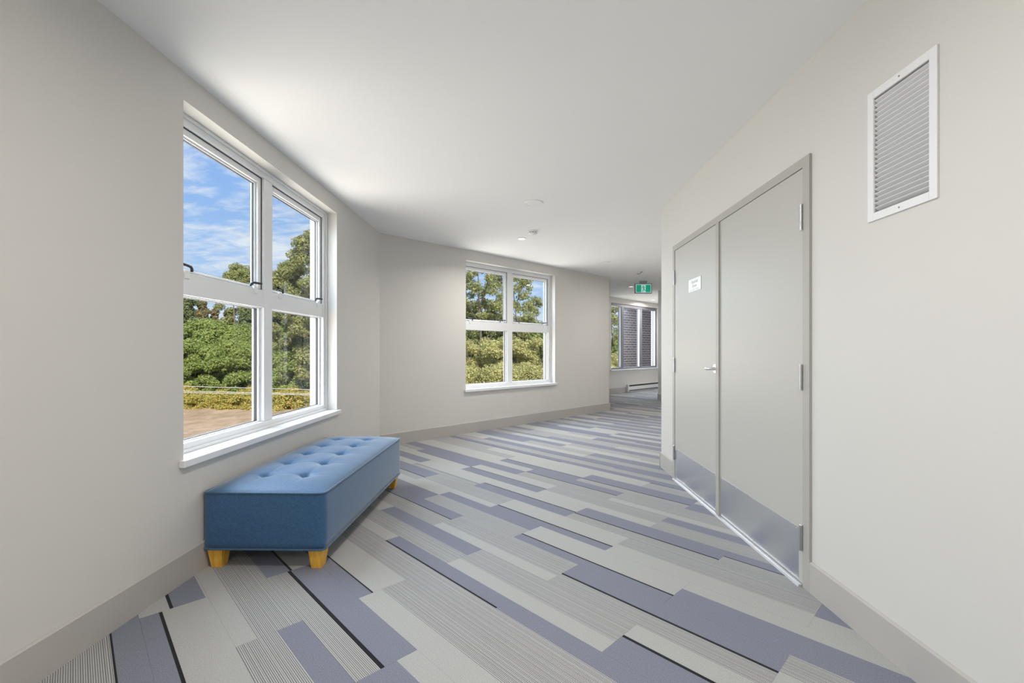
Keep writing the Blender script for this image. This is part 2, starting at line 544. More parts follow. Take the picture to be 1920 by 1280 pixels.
mb = MB()
mb.prism([(p.x, p.y) for p in offset(T - 0.01)][::-1], CEIL, CEIL + 3.0)  # upper part added out of view to keep the brick wing shaded
tag(mb.build('ceiling', 'ceiling'), kind='structure')

# ------------------------------------------------------------------ carpet planks laid across the corridor
UA = Vector((0.69370, -0.72026))       # u: along the planks, v: along the back wall
flm = Matrix(((UA.x, D2.x, 0, 0), (UA.y, D2.y, 0, 0), (0, 0, 1, 0), (0, 0, 0, 1)))
mb = MB()
mb.prism([(p.dot(UA), p.dot(D2)) for p in offset(T - 0.01)][::-1], -0.14, -0.006)
floor = tag(mb.build('floor', 'S', mat=flm), kind='structure')

K_ = 0.98670
ROW0, ROWH = 0.2045 * K_, 0.2527 * K_
PAT = {
    (-1, -2): 'D', (0, -2): 'S.105 K.112 D', (0, -3): 'S.105 K.112 D',
    (1, -2): 'L.312 K.325 D.448 L', (1, -1): 'D.272 K.284 L',
    (2, -2): 'L.536 S', (2, -1): 'S.609 D', (2, -3): 'L.536 S',
    (3, -2): 'D.823 K.835 L', (3, -1): 'S.808 K.825 D', (3, 0): 'D.873 L',
    (4, -2): 'D1.031 K1.039 L', (4, -1): 'L1.08 S', (4, 0): 'S1.10 L', (4, -3): 'L1.07 S',
    (5, -2): 'S1.385 L', (5, -1): 'S1.372 K1.383 D', (5, 0): 'S1.374 D',
    (6, -3): 'S1.605 L', (6, -2): 'S1.610 D', (6, -1): 'L1.556 S', (6, 0): 'D1.607 K1.622 L',
    (7, -2): 'S1.867 K1.875 D', (7, -1): 'L1.80 S', (7, 0): 'S1.829 K1.842 D', (7, 1): 'L1.842 S',
    (8, -3): 'D2.122 L', (8, -2): 'S2.125 D', (8, -1): 'D2.045 K2.056 L', (8, 0): 'D2.142 L',
    (9, -3): 'S2.316 K2.326 D', (9, -2): 'L2.30 S', (9, -1): 'D2.296 K2.308 L', (9, 0): 'L2.352 S', (9, 1): 'L2.337 D',
    (10, -3): 'S2.540 K2.547 L', (10, -2): 'D2.595 K2.606 L', (10, -1): 'S2.578 K2.590 D', (10, 0): 'S2.643 K2.652 D',
    (11, -3): 'L2.86 K2.866 D', (11, -2): 'D2.849 K2.858 L', (11, -1): 'L2.83 S', (11, 0): 'S2.883 D',
    (12, -3): 'D3.125 L', (12, -2): 'S3.126 K3.136 D', (12, -1): 'S2.995 L3.06 S', (12, 0): 'L3.05 S',
    (13, -2): 'D3.337 K3.348 L', (13, -1): 'S3.327 K3.338 D', (13, 0): 'D3.39 L', (13, -3): 'L3.36 S',
}
rng = random.Random(11)
TEMPL = ['S{a} K{b} D', 'L{a} S', 'S{a} D', 'D{a} K{b} L', 'S{a} L', 'D{a} L', 'L{a} K{b} D', 'S{a} K{b} D', 'L{a} D', 'D{a} S']


def line_uv(p, q):
    """half plane to the right of p->q as a*u+b*v<=c"""
    d_ = (q - p).normalized(); n_ = Vector((-d_.y, d_.x))
    return (n_.dot(UA), n_.dot(D2), n_.dot(p))


def clip(poly, hp):
    a, b_, c = hp
    res = []
    for i in range(len(poly)):
        P, Q = poly[i], poly[(i + 1) % len(poly)]
        fp = a * P[0] + b_ * P[1] - c; fq = a * Q[0] + b_ * Q[1] - c
        if fp <= 0: res.append(P)
        if fp * fq < 0:
            k = fp / (fp - fq)
            res.append((P[0] + k * (Q[0] - P[0]), P[1] + k * (Q[1] - P[1])))
    return res


HP = {nm: line_uv(OUTLINE[i], OUTLINE[(i + 1) % nO]) for i, nm in enumerate(NAMES)}
vR = Rc.dot(D2); vC = C.dot(D2); vH = H.dot(D2); vF = Fc.dot(D2)


def clip_room(poly):
    parts = []
    # front corridor, second leg along the back wall, then the far leg
    parts.append([(0, 1, vR), HP['left'], HP['back'], HP['right'], HP['behind']])
    parts.append([(0, -1, -vR), (0, 1, vC), HP['back'], HP['left'], HP['passage'], HP['inner']])
    parts.append([(0, -1, -vC), HP['return'], HP['far'], HP['inner'], HP['passage']])
    parts.append([(-HP['inner'][0], -HP['inner'][1], -HP['inner'][2]), HP['far'], HP['nook'], HP['end']])
    res = []
    for hs in parts:
        p_ = poly
        for hp in hs:
            p_ = clip(p_, hp)
            if len(p_) < 3: break
        if len(p_) >= 3:
            res.append(p_)
    return res


G_ = 0.00025
n_pl = 0
for row in range(-14, 50):
    v0 = ROW0 + ROWH * (row - 1); v1 = v0 + ROWH
    off = -1.5101 if row % 2 else -1.0109
    for idx in range(-8, 5):
        u0 = off + idx; u1 = u0 + 1.0
        spec = PAT.get((row, idx))
        if spec is None:
            a = rng.uniform(0.3, 0.68); bb = a + rng.choice((0.03, 0.04, 0.05))
            s_ = rng.choice(TEMPL)
            spec = s_.format(a=round((v0 + a * ROWH) / K_, 4), b=round((v0 + bb * ROWH) / K_, 4))
        mb = MB(); lo = v0; any_in = False; near = False
        toks = spec.split()
        for k, tk in enumerate(toks):
            hi = v1 if k == len(toks) - 1 else float(tk[1:]) * K_
            rect = [(u0 + G_, lo + (G_ if k == 0 else 0)), (u1 - G_, lo + (G_ if k == 0 else 0)), (u1 - G_, hi - (G_ if k == len(toks) - 1 else 0)), (u0 + G_, hi - (G_ if k == len(toks) - 1 else 0))]
            for pl in clip_room(rect):
                wy = [q[0] * UA.y + q[1] * D2.y for q in pl]
                if max(wy) > -0.35: near = True
                mb.prism(pl, -0.006, 0.0 if tk[0] != 'K' else -0.0004, 'DLSK'.index(tk[0]))
            lo = hi
        if mb.f and near:
            mb.build('carpet_plank', ['D', 'L', 'S', 'K'], parent=floor)
            n_pl += 1
print('planks', n_pl, flush=True)

# ------------------------------------------------------------------ baseboards
BH, BT = 0.146, 0.012


def baseboard(nm, side, s0=None, s1=None, e0=0.0, e1=0.0):
    p, d, length, mat = WALLS[nm]
    a = 0.0 if s0 is None else s0; b_ = length if s1 is None else s1
    mb = MB()
    prof = [(-BT, 0.0), (0.0, 0.0), (0.0, BH), (-0.004, BH), (-BT, BH - 0.006)]
    vs = [(a - (e0 if y < -0.001 else 0), y, z) for y, z in prof] + [(b_ + (e1 if y < -0.001 else 0), y, z) for y, z in prof]
    n_ = len(prof)
    mb.add(vs, [tuple(range(n_)), tuple(range(n_, 2 * n_))[::-1]] + [(i, n_ + i, n_ + (i + 1) % n_, (i + 1) % n_) for i in range(n_)])
    tag(mb.build('baseboard_' + side, 'base', mat=mat), kind='structure')


baseboard('left', 'left', None, None, 0, -0.005)
baseboard('back', 'back', None, None, -0.005, 0.0287)
baseboard('return', 'return', None, None, 0.0, -0.005)
baseboard('far', 'far', 0.0, FAR0 + 0.755)
baseboard('far', 'far_end', FAR0 + 2.56, None)
baseboard('nook', 'nook', None, None, 0, 0.012)
baseboard('inner', 'inner', None, None, 0.012, -0.005)
baseboard('passage', 'passage', None, None, -0.005, 0.012)
baseboard('right', 'right_end', 0.0, 0.376, 0.012, 0)
baseboard('right', 'right', 2.321, None)
baseboard('behind', 'behind')

# ------------------------------------------------------------------ windows
def window_fill_lamps(root, w, h_, day):  # added area lamps boosting what enters through the glass, aimed down and up
    for nm_, watts, col_, tilt, dist, dz in (('sky_fill_lamp', SKY_FILL_W, (0.74, 0.86, 1.0), -62, 0.95, 0.85), ('field_fill_lamp', GROUND_FILL_W, (1.0, 0.95, 0.88), 40, 0.80, -0.30)):
        li = bpy.data.lights.new(nm_, 'AREA'); li.shape = 'RECTANGLE'; li.size = w; li.size_y = h_
        li.energy = watts * day; li.color = col_
        lo = bpy.data.objects.new(nm_, li); COL.objects.link(lo)
        lo.location = (w / 2, T + dist, h_ / 2 + dz); lo.rotation_euler = (R(-90 - tilt), 0, 0); lo.parent = root


def double_window(name, wall, hole, day=1.0):
    p, d, length, mat = WALLS[wall]
    o = p + d * hole[0]
    root = empty(name, frame(o, d, hole[2]))
    tag(root, kind='structure')
    w, h_ = WIN_W, WIN_H
    FY, FB = 0.100, 0.185
    mb = MB(); mb.ring(0, w, 0, h_, 0.052, FY, FB, 0, 0.055, 0.05)
    mb.ring(0.0, w, 0.0, h_, 0.018, FY - 0.012, FY, 0)
    fr_ = mb.build('window_frame', 'vinyl', root, bevel=0.003)
    mb = MB(); mb.box(w / 2 - 0.052, w / 2 + 0.052, FY + 0.002, FB - 0.005, 0.05, h_ - 0.055)
    mb.build('mullion', 'vinyl', root, bevel=0.003)
    zt0, zt1 = 0.836, 0.957
    for k in range(2):
        x0 = 0.052 if k == 0 else w / 2 + 0.052
        x1 = w / 2 - 0.052 if k == 0 else w - 0.052
        mb = MB(); mb.box(x0, x1, FY + 0.004, FB - 0.006, zt0, zt1)
        mb.build('transom_bar', 'vinyl', root, bevel=0.003)
        # opening sash above, with a dark line round it
        sx0, sx1, sz0, sz1 = x0 + 0.004, x1 - 0.004, zt1 + 0.004, h_ - 0.059
        sash = empty('sash'); sash.parent = root
        mb = MB(); mb.ring(sx0, sx1, sz0, sz1, 0.034, FY + 0.022, FB - 0.01, 0, 0.036, 0.012)
        mb.ring(sx0 + 0.034, sx1 - 0.034, sz0 + 0.012, sz1 - 0.036, 0.010, FY + 0.040, FB - 0.02, 0)
        mb.build('sash_frame', 'vinyl', sash, bevel=0.002)
        mb = MB(); mb.ring(sx0 - 0.004, sx1 + 0.004, sz0 - 0.004, sz1 + 0.004, 0.0042, FY + 0.018, FB - 0.03, 0)
        mb.ring(sx0 + 0.044, sx1 - 0.044, sz0 + 0.022, sz1 - 0.046, 0.0028, FY + 0.048, FB - 0.025, 0)
        mb.build('gasket', 'gasket', sash)
        mb = MB(); mb.box(sx0 + 0.040, sx1 - 0.040, FY + 0.052, FY + 0.058, sz0 + 0.018, sz1 - 0.042)
        mb.build('pane', 'glass', sash)
        # fixed light below
        mb = MB(); mb.ring(x0, x1, 0.05, zt0, 0.016, FY + 0.03, FB - 0.006, 0, 0.006, 0.006)
        mb.build('glazing_bead', 'vinyl', root, bevel=0.002)
        mb = MB(); mb.ring(x0 + 0.016, x1 - 0.016, 0.056, zt0 - 0.006, 0.003, FY + 0.045, FB - 0.02, 0)
        mb.build('gasket', 'gasket', root)
        mb = MB(); mb.box(x0 + 0.014, x1 - 0.014, FY + 0.050, FY + 0.056, 0.054, zt0 - 0.004)
        mb.build('pane', 'glass', root)
        # cam handles on the bar
        for hx, flip in ((x0 + 0.105, 1), (x1 - 0.105, -1)):
            hd = empty('window_handle', loc=(hx, FY + 0.004, zt1)); hd.parent = root
            mb = MB(); mb.box(-0.018, 0.018, -0.008, 0.0, -0.034, 0.006); mb.box(-0.010, 0.022, -0.006, 0.012, 0.0, 0.012)
            mb.build('bracket', 'plastic', hd, bevel=0.002)
            mb = MB()
            mb.path([(0.046 * flip, 0.002, 0.010), (0.043 * flip, 0.0, 0.024), (0.030 * flip, -0.004, 0.033), (-0.010 * flip, -0.010, 0.036), (-0.052 * flip, -0.014, 0.037)], 0.0075, 8, False)
            mb.build('lever', 'handle_black', hd, smooth=True)
    mb = MB(); mb.box(-0.032, w + 0.032, -0.032, 0.0, -0.036, 0.0); mb.box(0, w, 0.0, FY, -0.036, 0.0)
    mb.box(0.0, w, FY, T + 0.03, -0.03, 0.002)
    mb.build('window_sill', 'sill', root, bevel=0.004)
    mb = MB(); mb.ring(0, w, 0.0, h_, 0.03, FB, T + 0.012, 0)
    mb.build('exterior_casing', 'vinyl', root, bevel=0.002)
    window_fill_lamps(root, w, h_, day)
    return root


double_window('window_1', 'left', HOLES['left'][1])
double_window('window_2', 'back', HOLES['back'][0], 0.85)
double_window('added_window', 'left', HOLES['left'][0], 0.45)  # added window behind the camera, brings cool light onto the right wall

# far glazing in grey metal, three lights
p, d, length, mat = WALLS['far']
hx0, hx1, hz0, hz1 = HOLES['far'][0]
root = tag(empty('window_3', frame(p + d * hx0, d, hz0)), kind='structure')
w, h_ = hx1 - hx0, hz1 - hz0
mb = MB(); mb.ring(0, w, 0, h_, 0.05, 0.04, 0.15, 0, 0.075, 0.05)
mb.build('window_frame', 'grey_alu', root, bevel=0.003)
xs = [0.0, 0.615, 1.570, w]
for x in xs[1:3]:
    mb = MB(); mb.box(x - 0.055, x + 0.055, 0.04, 0.15, 0.05, h_ - 0.075)
    mu = mb.build('mullion', 'grey_alu', root, bevel=0.003)
    mb = MB(); mb.box(x - 0.070, x - 0.055, 0.055, 0.10, 0.05, h_ - 0.075)  # white strip puts the mullion edge that catches light into the colour
    mb.build('lit_edge_strip', 'vinyl', mu, bevel=0.002)
mb = MB(); mb.box(w - 0.07, w - 0.05, 0.055, 0.10, 0.05, h_ - 0.075)  # same light-catching edge painted white at the right jamb
mb.build('lit_edge_strip', 'vinyl', root, bevel=0.002)
for k in range(3):
    a = 0.05 if k == 0 else xs[k] + 0.055
    b_ = w - 0.05 if k == 2 else xs[k + 1] - 0.055
    mb = MB(); mb.box(a - 0.005, b_ + 0.005, 0.09, 0.096, 0.045, h_ - 0.07)
    mb.build('pane', 'glass', root)
mb = MB(); mb.box(-0.03, w + 0.03, -0.03, 0.0, -0.03, 0.0); mb.box(0, w, 0, 0.04, -0.03, 0.0); mb.box(0, w, 0.04, T + 0.02, -0.03, 0.003)
mb.build('window_sill', 'sill', root, bevel=0.003)

window_fill_lamps(root, w, h_, 0.65)

# ------------------------------------------------------------------ double service door in the right wall
p, d, length, RM = WALLS['right']
mb = MB()
FYd = -0.0125
mb.ring(0.372, 2.325, -0.005, 2.082, 0.052, FYd, 0.0, 0, 0.047, 0.0001)
mb.ring(0.378, 2.318, -0.005, 2.075, 0.046, 0.0, 0.12, 0, 0.040, 0.0001)
mb.ring(0.420, 2.276, -0.005, 2.037, 0.018, 0.045, 0.10, 0, 0.018, 0.0001)
fr_ = tag(mb.build('trim_1', 'frame_paint', mat=RM, bevel=0.0015), kind='structure')
for z in (1.95, 0.95, 0.45):
    mb = MB(); mb.tube((2.308, FYd - 0.0008, z), (2.308, FYd + 0.001, z), 0.004, n_=10)
    mb.build('screw', 'base', fr_)
mb = MB()
mb.prism([(-0.034, 0.0), (-0.030, 0.010), (-0.008, 0.0115), (-0.006, 0.009), (-0.003, 0.009), (-0.001, 0.0125), (0.07, 0.0125), (0.07, 0.0)], 0.425, 2.271)
mb.v = [(z, x, y) for x, y, z in mb.v]
tag(mb.build('trim_2', 'alu', mat=RM), kind='structure')
LY = -0.009
leaf_x = ((0.4275, 1.336), (1.3395, 2.2685))
for k, (x0, x1) in enumerate(leaf_x):
    mb = MB(); mb.box(0, x1 - x0, 0, 0.044, 0.0145, 2.0325)
    leaf = tag(mb.build('door_%d' % (k + 1), 'door', mat=RM @ Matrix.Translation((x0, LY, 0)), bevel=0.0012), kind='structure')
    wd = x1 - x0
    mb = MB()
    kx0, kx1 = (0.008, wd - 0.045) if k == 0 else (0.016, wd - 0.030)
    mb.box(kx0, kx1, -0.0014, 0.0, 0.022, 0.276)
    mb.build('kick_plate', 'steel', leaf, bevel=0.0004)
    for j in range(5):
        for zz_ in (0.032, 0.266):
            mb = MB(); xx = kx0 + 0.018 + (kx1 - kx0 - 0.036) * j / 4
            mb.lathe([(0.0045, 0.0), (0.0038, 0.001), (0.002, 0.0018)], 8)
            mb.v = [(xx + a_, -0.0012 - c_, zz_ + b2) for a_, b2, c_ in mb.v]
            mb.build('screw', 'chrome', leaf)
    hx = -0.002 if k == 0 else wd + 0.002
    sgn = 1 if k == 0 else -1
    for zc in (1.794, 1.017, 0.238):
        hg = empty('hinge', loc=(hx, 0, zc)); hg.parent = leaf
        mb = MB()
        for q in range(5):
            mb.tube((0, -0.0085, -0.060 + q * 0.024 + 0.0006), (0, -0.0085, -0.060 + (q + 1) * 0.024 - 0.0006), 0.0082, n_=12)
        mb.lathe([(0.0070, -0.064), (0.0082, -0.061), (0.0082, 0.061), (0.0070, 0.064)], 12, c=(0, -0.0085, 0))
        mb.v = [v_ for v_ in mb.v]
        mb.build('hinge_barrel', 'chrome', hg, smooth=False)
        mb = MB(); mb.box(-0.014, 0.014, -0.002, -0.0005, -0.058, 0.058)
        mb.build('hinge_leaf', 'chrome', hg)
    if k == 0:
        mb = MB(); mb.box(wd - 0.036, wd + 0.012, -0.011, 0.0, 0.0145, 2.030)
        mb.build('astragal', 'frame_paint', leaf, bevel=0.001)
        lv = empty('door_handle', loc=(0.855, 0, 1.018)); lv.parent = leaf
        mb = MB(); mb.lathe([(0.035, 0.0), (0.035, 0.006), (0.031, 0.010), (0.013, 0.011), (0.0125, 0.030)], 32)
        mb.v = [(a_, -c_, b2) for a_, b2, c_ in mb.v]
        mb.build('rose', 'chrome', lv, smooth=False)
        mb = MB(); mb.path([(0, -0.010, 0), (0, -0.034, 0), (-0.004, -0.044, 0), (-0.014, -0.048, 0), (-0.034, -0.049, 0), (-0.056, -0.049, 0)], 0.0105, 12, False)
        mb.tube((-0.056, -0.049, 0), (-0.059, -0.049, 0), 0.0105, 0.008, 12)
        mb.build('lever', 'chrome', lv, smooth=True)

# room sign on the first leaf
sg = tag(empty('door_sign', RM @ Matrix.Translation((0.768, LY, 1.615))), 'small white engraved plate with grey lettering on the beige door', 'sign')
mb = MB(); mb.box(0, 0.252, -0.004, 0, 0, 0.101)
mb.build('plate', 'sign_white', sg, bevel=0.001)


def text(body, size, parent, x, y, z, mat_, rot=(R(90), 0, 0), name='lettering'):
    cu = bpy.data.curves.new(name, 'FONT'); cu.body = body; cu.size = size; cu.extrude = 0.0006; cu.align_x = 'CENTER'
    tmp = bpy.data.objects.new(name, cu); COL.objects.link(tmp)
    bpy.context.view_layer.update()
    me = bpy.data.meshes.new_from_object(tmp.evaluated_get(bpy.context.evaluated_depsgraph_get()))
    bpy.data.objects.remove(tmp)
    o = bpy.data.objects.new(name, me); COL.objects.link(o)
    me.materials.clear(); me.materials.append(M[mat_])
    o.location = (x, y, z); o.rotation_euler = rot; o.parent = parent
    return o


text('Electrical', 0.036, sg, 0.126, -0.0042, 0.064, 'sign_grey')
text('Room', 0.036, sg, 0.126, -0.0042, 0.032, 'sign_grey')
mb = MB()
rb = random.Random(3)
for k in range(15):
    for j in range(3):
        for i2 in range(2):
            if rb.random() < 0.45:
                x = 0.035 + k * 0.0122 + i2 * 0.0045; z = 0.008 + j * 0.0045
                mb.tube((x, -0.0052, z), (x, -0.004, z), 0.0016, n_=6)
tag(mb.build('braille_dots', 'sign_grey', sg), kind='stuff')

# ------------------------------------------------------------------ return-air grille high on the right wall
vg = tag(empty('vent_grille', RM @ Matrix.Translation((2.681, 0, 1.652))), 'white louvred return air grille set high in the wall', 'vent')
gw, gh = 0.302, 0.506
mb = MB(); mb.ring(0, gw, 0, gh, 0.030, -0.007, 0.0, 0, 0.030, 0.030)
mb.ring(0.029, gw - 0.029, 0.029, gh - 0.029, 0.002, -0.005, 0.10, 0)
mb.build('flange', 'white_metal', vg, bevel=0.0015)
nl = 24
for k in range(nl):
    z = 0.036 + (gh - 0.072) * (k + 0.5) / nl
    mb = MB()
    a_ = R(33); dy = 0.019 * math.cos(a_); dz = 0.019 * math.sin(a_)
    th = 0.0008
    mb.add([(0.031, -0.003, z + dz / 2 - th), (gw - 0.031, -0.003, z + dz / 2 - th), (gw - 0.031, -0.003 + dy, z - dz / 2 - th), (0.031, -0.003 + dy, z - dz / 2 - th),
            (0.031, -0.003, z + dz / 2 + th), (gw - 0.031, -0.003, z + dz / 2 + th), (gw - 0.031, -0.003 + dy, z - dz / 2 + th), (0.031, -0.003 + dy, z - dz / 2 + th)],
           [(0, 3, 2, 1), (4, 5, 6, 7), (0, 1, 5, 4), (1, 2, 6, 5), (2, 3, 7, 6), (3, 0, 4, 7)])
    mb.build('louver', 'white_metal', vg)
for k in range(13):
    x = 0.040 + (gw - 0.080) * k / 12
    mb = MB(); mb.box(x - 0.0009, x + 0.0009, 0.016, 0.036, 0.031, gh - 0.031)
    mb.build('vertical_blade', 'white_metal', vg)
mb = MB(); mb.box(0.029, gw - 0.029, 0.085, 0.1, 0.029, gh - 0.029)
mb.build('filter', 'duct', vg)
for z in (0.015, gh - 0.015):
    mb = MB(); mb.tube((gw / 2, -0.0085, z), (gw / 2, -0.006, z), 0.003, n_=10)
    mb.build('screw', 'grey_alu', vg)

# ------------------------------------------------------------------ tufted bench under the window
BL, BW, BZ0, BZ1 = 1.49, 0.640, 0.106, 0.402
bm_ = frame((-1.283, 3.122), (W1.x, W1.y))
bench = tag(empty('bench', bm_), 'blue upholstered tufted bench with honey wood legs under the window', 'bench')
hx, hy = BL / 2, BW / 2
# upholstered box with slightly pillowed sides
mb = MB(); nx, ny, nz = 30, 14, 8
rad = 0.02


def side_pt(t_, zf):
    per = [(-hx, -hy), (hx, -hy), (hx, hy), (-hx, hy)]
    i = int(t_); f_ = t_ - i
    a = per[i % 4]; b2 = per[(i + 1) % 4]
    x = a[0] + (b2[0] - a[0]) * f_; y = a[1] + (b2[1] - a[1]) * f_
    bul = 0.007 * math.sin(math.pi * zf) * math.sin(math.pi * min(1, max(0, f_))) ** 0.4
    nx_, ny_ = [(0, -1), (1, 0), (0, 1), (-1, 0)][i % 4]
    return (x + nx_ * bul, y + ny_ * bul, BZ0 + (BZ1 - BZ0) * zf)


ring_ts = []
for i in range(4):
    n_ = nx if i % 2 == 0 else ny
    fs_ = [0.0, 0.006, 0.02] + [k / n_ for k in range(1, n_)] + [0.98, 0.994]
    ring_ts += [i + f_ for f_ in fs_]


def rounded(pt):
    x, y, z = pt
    ax, ay = abs(x), abs(y)
    cx, cy = hx - rad, hy - rad
    if ax > cx and ay > cy:
        dx, dy = ax - cx, ay - cy
        l_ = math.hypot(dx, dy)
        if l_ > rad:
            x = math.copysign(cx + dx * rad / l_, x); y = math.copysign(cy + dy * rad / l_, y)
    return (x, y, z)


vs = []; nr = len(ring_ts)
for j in range(nz + 1):
    for t_ in ring_ts:
        vs.append(rounded(side_pt(t_, j / nz)))
fs_ = []
for j in range(nz):
    for k in range(nr):
        k2 = (k + 1) % nr
        fs_.append((j * nr + k, j * nr + k2, (j + 1) * nr + k2, (j + 1) * nr + k))
fs_.append(tuple(range(nr))[::-1])
mb.add(vs, fs_)
mb.build('upholstered_base', 'fabric', bench, smooth=True)
# cushion top with two rows of five tufts
btn = [(-0.512 + 0.256 * i, 0.115 - 0.23 * j) for i in range(5) for j in range(2)]
NX, NY = 150, 66
vs = []


def top_z(x, y):
    ex = 1 - (abs(x) / hx) ** 5; ey = 1 - (abs(y) / hy) ** 4
    z = BZ1 + 0.047 * (max(0, ex) ** 0.6) * (max(0, ey) ** 0.6)
    fade = max(0, ex) ** 0.5 * max(0, ey) ** 0.5
    for bx, by in btn:
        d2_ = (x - bx) ** 2 + (y - by) ** 2
        if d2_ < 0.03:
            z -= 0.030 * math.exp(-d2_ / (2 * 0.020 ** 2)) + 0.010 * math.exp(-d2_ / (2 * 0.055 ** 2))
    # soft folds running between the tufts
    for bx, by in btn:
        z -= 0.0035 * math.exp(-((x - bx) / 0.010) ** 2) * math.exp(-((y - by) / 0.10) ** 2) * fade
        z -= 0.0035 * math.exp(-((y - by) / 0.010) ** 2) * math.exp(-((x - bx) / 0.11) ** 2) * fade
    return z


for j in range(NY + 1):
    for i in range(NX + 1):
        x = -hx + BL * i / NX; y = -hy + BW * j / NY
        X_, Y_, Z_ = rounded((x, y, 0))
        vs.append((X_, Y_, top_z(x, y)))
mb = MB()
mb.add(vs, [(j * (NX + 1) + i, j * (NX + 1) + i + 1, (j + 1) * (NX + 1) + i + 1, (j + 1) * (NX + 1) + i) for j in range(NY) for i in range(NX)])
mb.build('cushion_top', 'fabric', bench, smooth=True)
for bx, by in btn:
    mb = MB(); mb.lathe([(0.011, 0.0), (0.0105, 0.003), (0.007, 0.0055), (0.002, 0.0065)], 14, c=(bx, by, top_z(bx, by) - 0.0005))
    mb.build('button', 'fabric', bench, smooth=True)
for z, r_ in ((BZ1, 0.0055), (BZ0 + 0.002, 0.005)):
    mb = MB()
    mb.path([rounded((x * 1.002, y * 1.003, z)) for x, y in [(side_pt(t_, 0)[0], side_pt(t_, 0)[1]) for t_ in ring_ts]], r_, 8)
    mb.build('piping', 'piping', bench, smooth=True)
for sx in (-1, 1):
    for sy in (-1, 1):
        mb = MB()
        xo, yo = sx * (hx - 0.012), sy * (hy - 0.012)
        xi, yi = sx * (hx - 0.092), sy * (hy - 0.092)
        bo, bi = 0.014, 0.012
        top = [(xo, yo), (xi, yo), (xi, yi), (xo, yi)]
        bot = [(xo - sx * bo, yo - sy * bo), (xi + sx * bi, yo - sy * bo), (xi + sx * bi, yi + sy * bi), (xo - sx * bo, yi + sy * bi)]
        mb.add([(x, y, 0.0) for x, y in bot] + [(x, y, BZ0) for x, y in top], [(0, 1, 2, 3), (4, 7, 6, 5), (0, 4, 5, 1), (1, 5, 6, 2), (2, 6, 7, 3), (3, 7, 4, 0)])
        lg = mb.build('leg', 'wood', bench, bevel=0.0015)
        # consistent outward normals
        import bmesh
        b3 = bmesh.new(); b3.from_mesh(lg.data); bmesh.ops.recalc_face_normals(b3, faces=b3.faces); b3.to_mesh(lg.data); b3.free()

# ------------------------------------------------------------------ ceiling fittings
def plate(x, y, label):
    root = tag(empty('ceiling_plate', loc=(x, y, CEIL)), label, 'ceiling plate', 'flush round ceiling plates')  # plain round cover plate, purpose unknown
    mb = MB(); mb.lathe([(0.088, 0.0), (0.088, -0.004), (0.084, -0.008), (0.078, -0.008), (0.076, -0.005)], 40)
    mb.build('rim', 'plastic', root)
    mb = MB(); mb.lathe([(0.077, -0.003), (0.077, -0.006), (0.05, -0.0075), (0.005, -0.008)], 40)
    mb.build('cover', 'plastic', root)


plate(0.206, 4.282, 'flush round white ceiling plate between the door and the smoke detector')
plate(1.46, 7.20, 'flush round white ceiling plate near the outer end of the back wall')

sd = tag(empty('smoke_detector', loc=(0.243, 5.32, CEIL)), 'white domed smoke detector with dark vents on the ceiling', 'smoke detector')
mb = MB(); mb.lathe([(0.058, 0.0), (0.058, -0.010), (0.054, -0.014)], 32)
mb.build('base', 'plastic', sd)
mb = MB(); mb.lathe([(0.050, -0.013), (0.050, -0.022)], 32)
mb.build('vent_ring', 'dark_plastic', sd)
for k in range(10):
    a_ = 2 * math.pi * k / 10
    mb = MB(); mb.box(-0.006, 0.006, -0.003, 0.003, -0.024, -0.012)
    v_o = mb.build('vent_rib', 'plastic', sd)
    v_o.location = (0.0515 * math.cos(a_), 0.0515 * math.sin(a_), 0); v_o.rotation_euler = (0, 0, a_ + math.pi / 2)
mb = MB(); mb.lathe([(0.053, -0.021), (0.052, -0.027), (0.040, -0.036), (0.020, -0.041), (0.003, -0.042)], 32)
mb.build('cover', 'plastic', sd, smooth=False)

LAMPS = [(0.12, 5.65), (2.60, 9.93), (-0.12, 1.05), (-0.15, -1.3), (-0.2, -3.4), (2.55, 7.35), (3.9, 12.6)]  # first two are the visible fittings, the rest added out of view for fill
for k, (x, y) in enumerate(LAMPS):
    lab = ['small lit round downlight beside the smoke detector', 'small lit round downlight behind the exit sign'][k] if k < 2 else 'small lit round downlight added out of view along the corridor ceiling'
    root = tag(empty('ceiling_downlight', loc=(x, y, CEIL)), lab, 'downlight', 'ceiling downlights')
    mb = MB(); mb.lathe([(0.050, 0.0), (0.050, -0.004), (0.047, -0.007), (0.042, -0.007)], 32)
    mb.build('trim_ring', 'plastic', root)
    mb = MB(); mb.lathe([(0.042, -0.002), (0.042, -0.0075), (0.03, -0.0085), (0.004, -0.009)], 32)
    mb.build('lens', 'lens', root)
    if k == 1:
        continue
    li = bpy.data.lights.new('downlight_lamp', 'AREA'); li.shape = 'DISK'; li.size = 0.08; li.energy = LAMP_W * (1.95 if -2 < y < 2 else 1.7)
    li.spread = R(155) if k == 0 else R(172)
    li.color = (1.0, 0.955, 0.90)
    lo = bpy.data.objects.new('downlight_lamp', li); COL.objects.link(lo)
    lo.location = (0, 0, -0.012); lo.parent = root

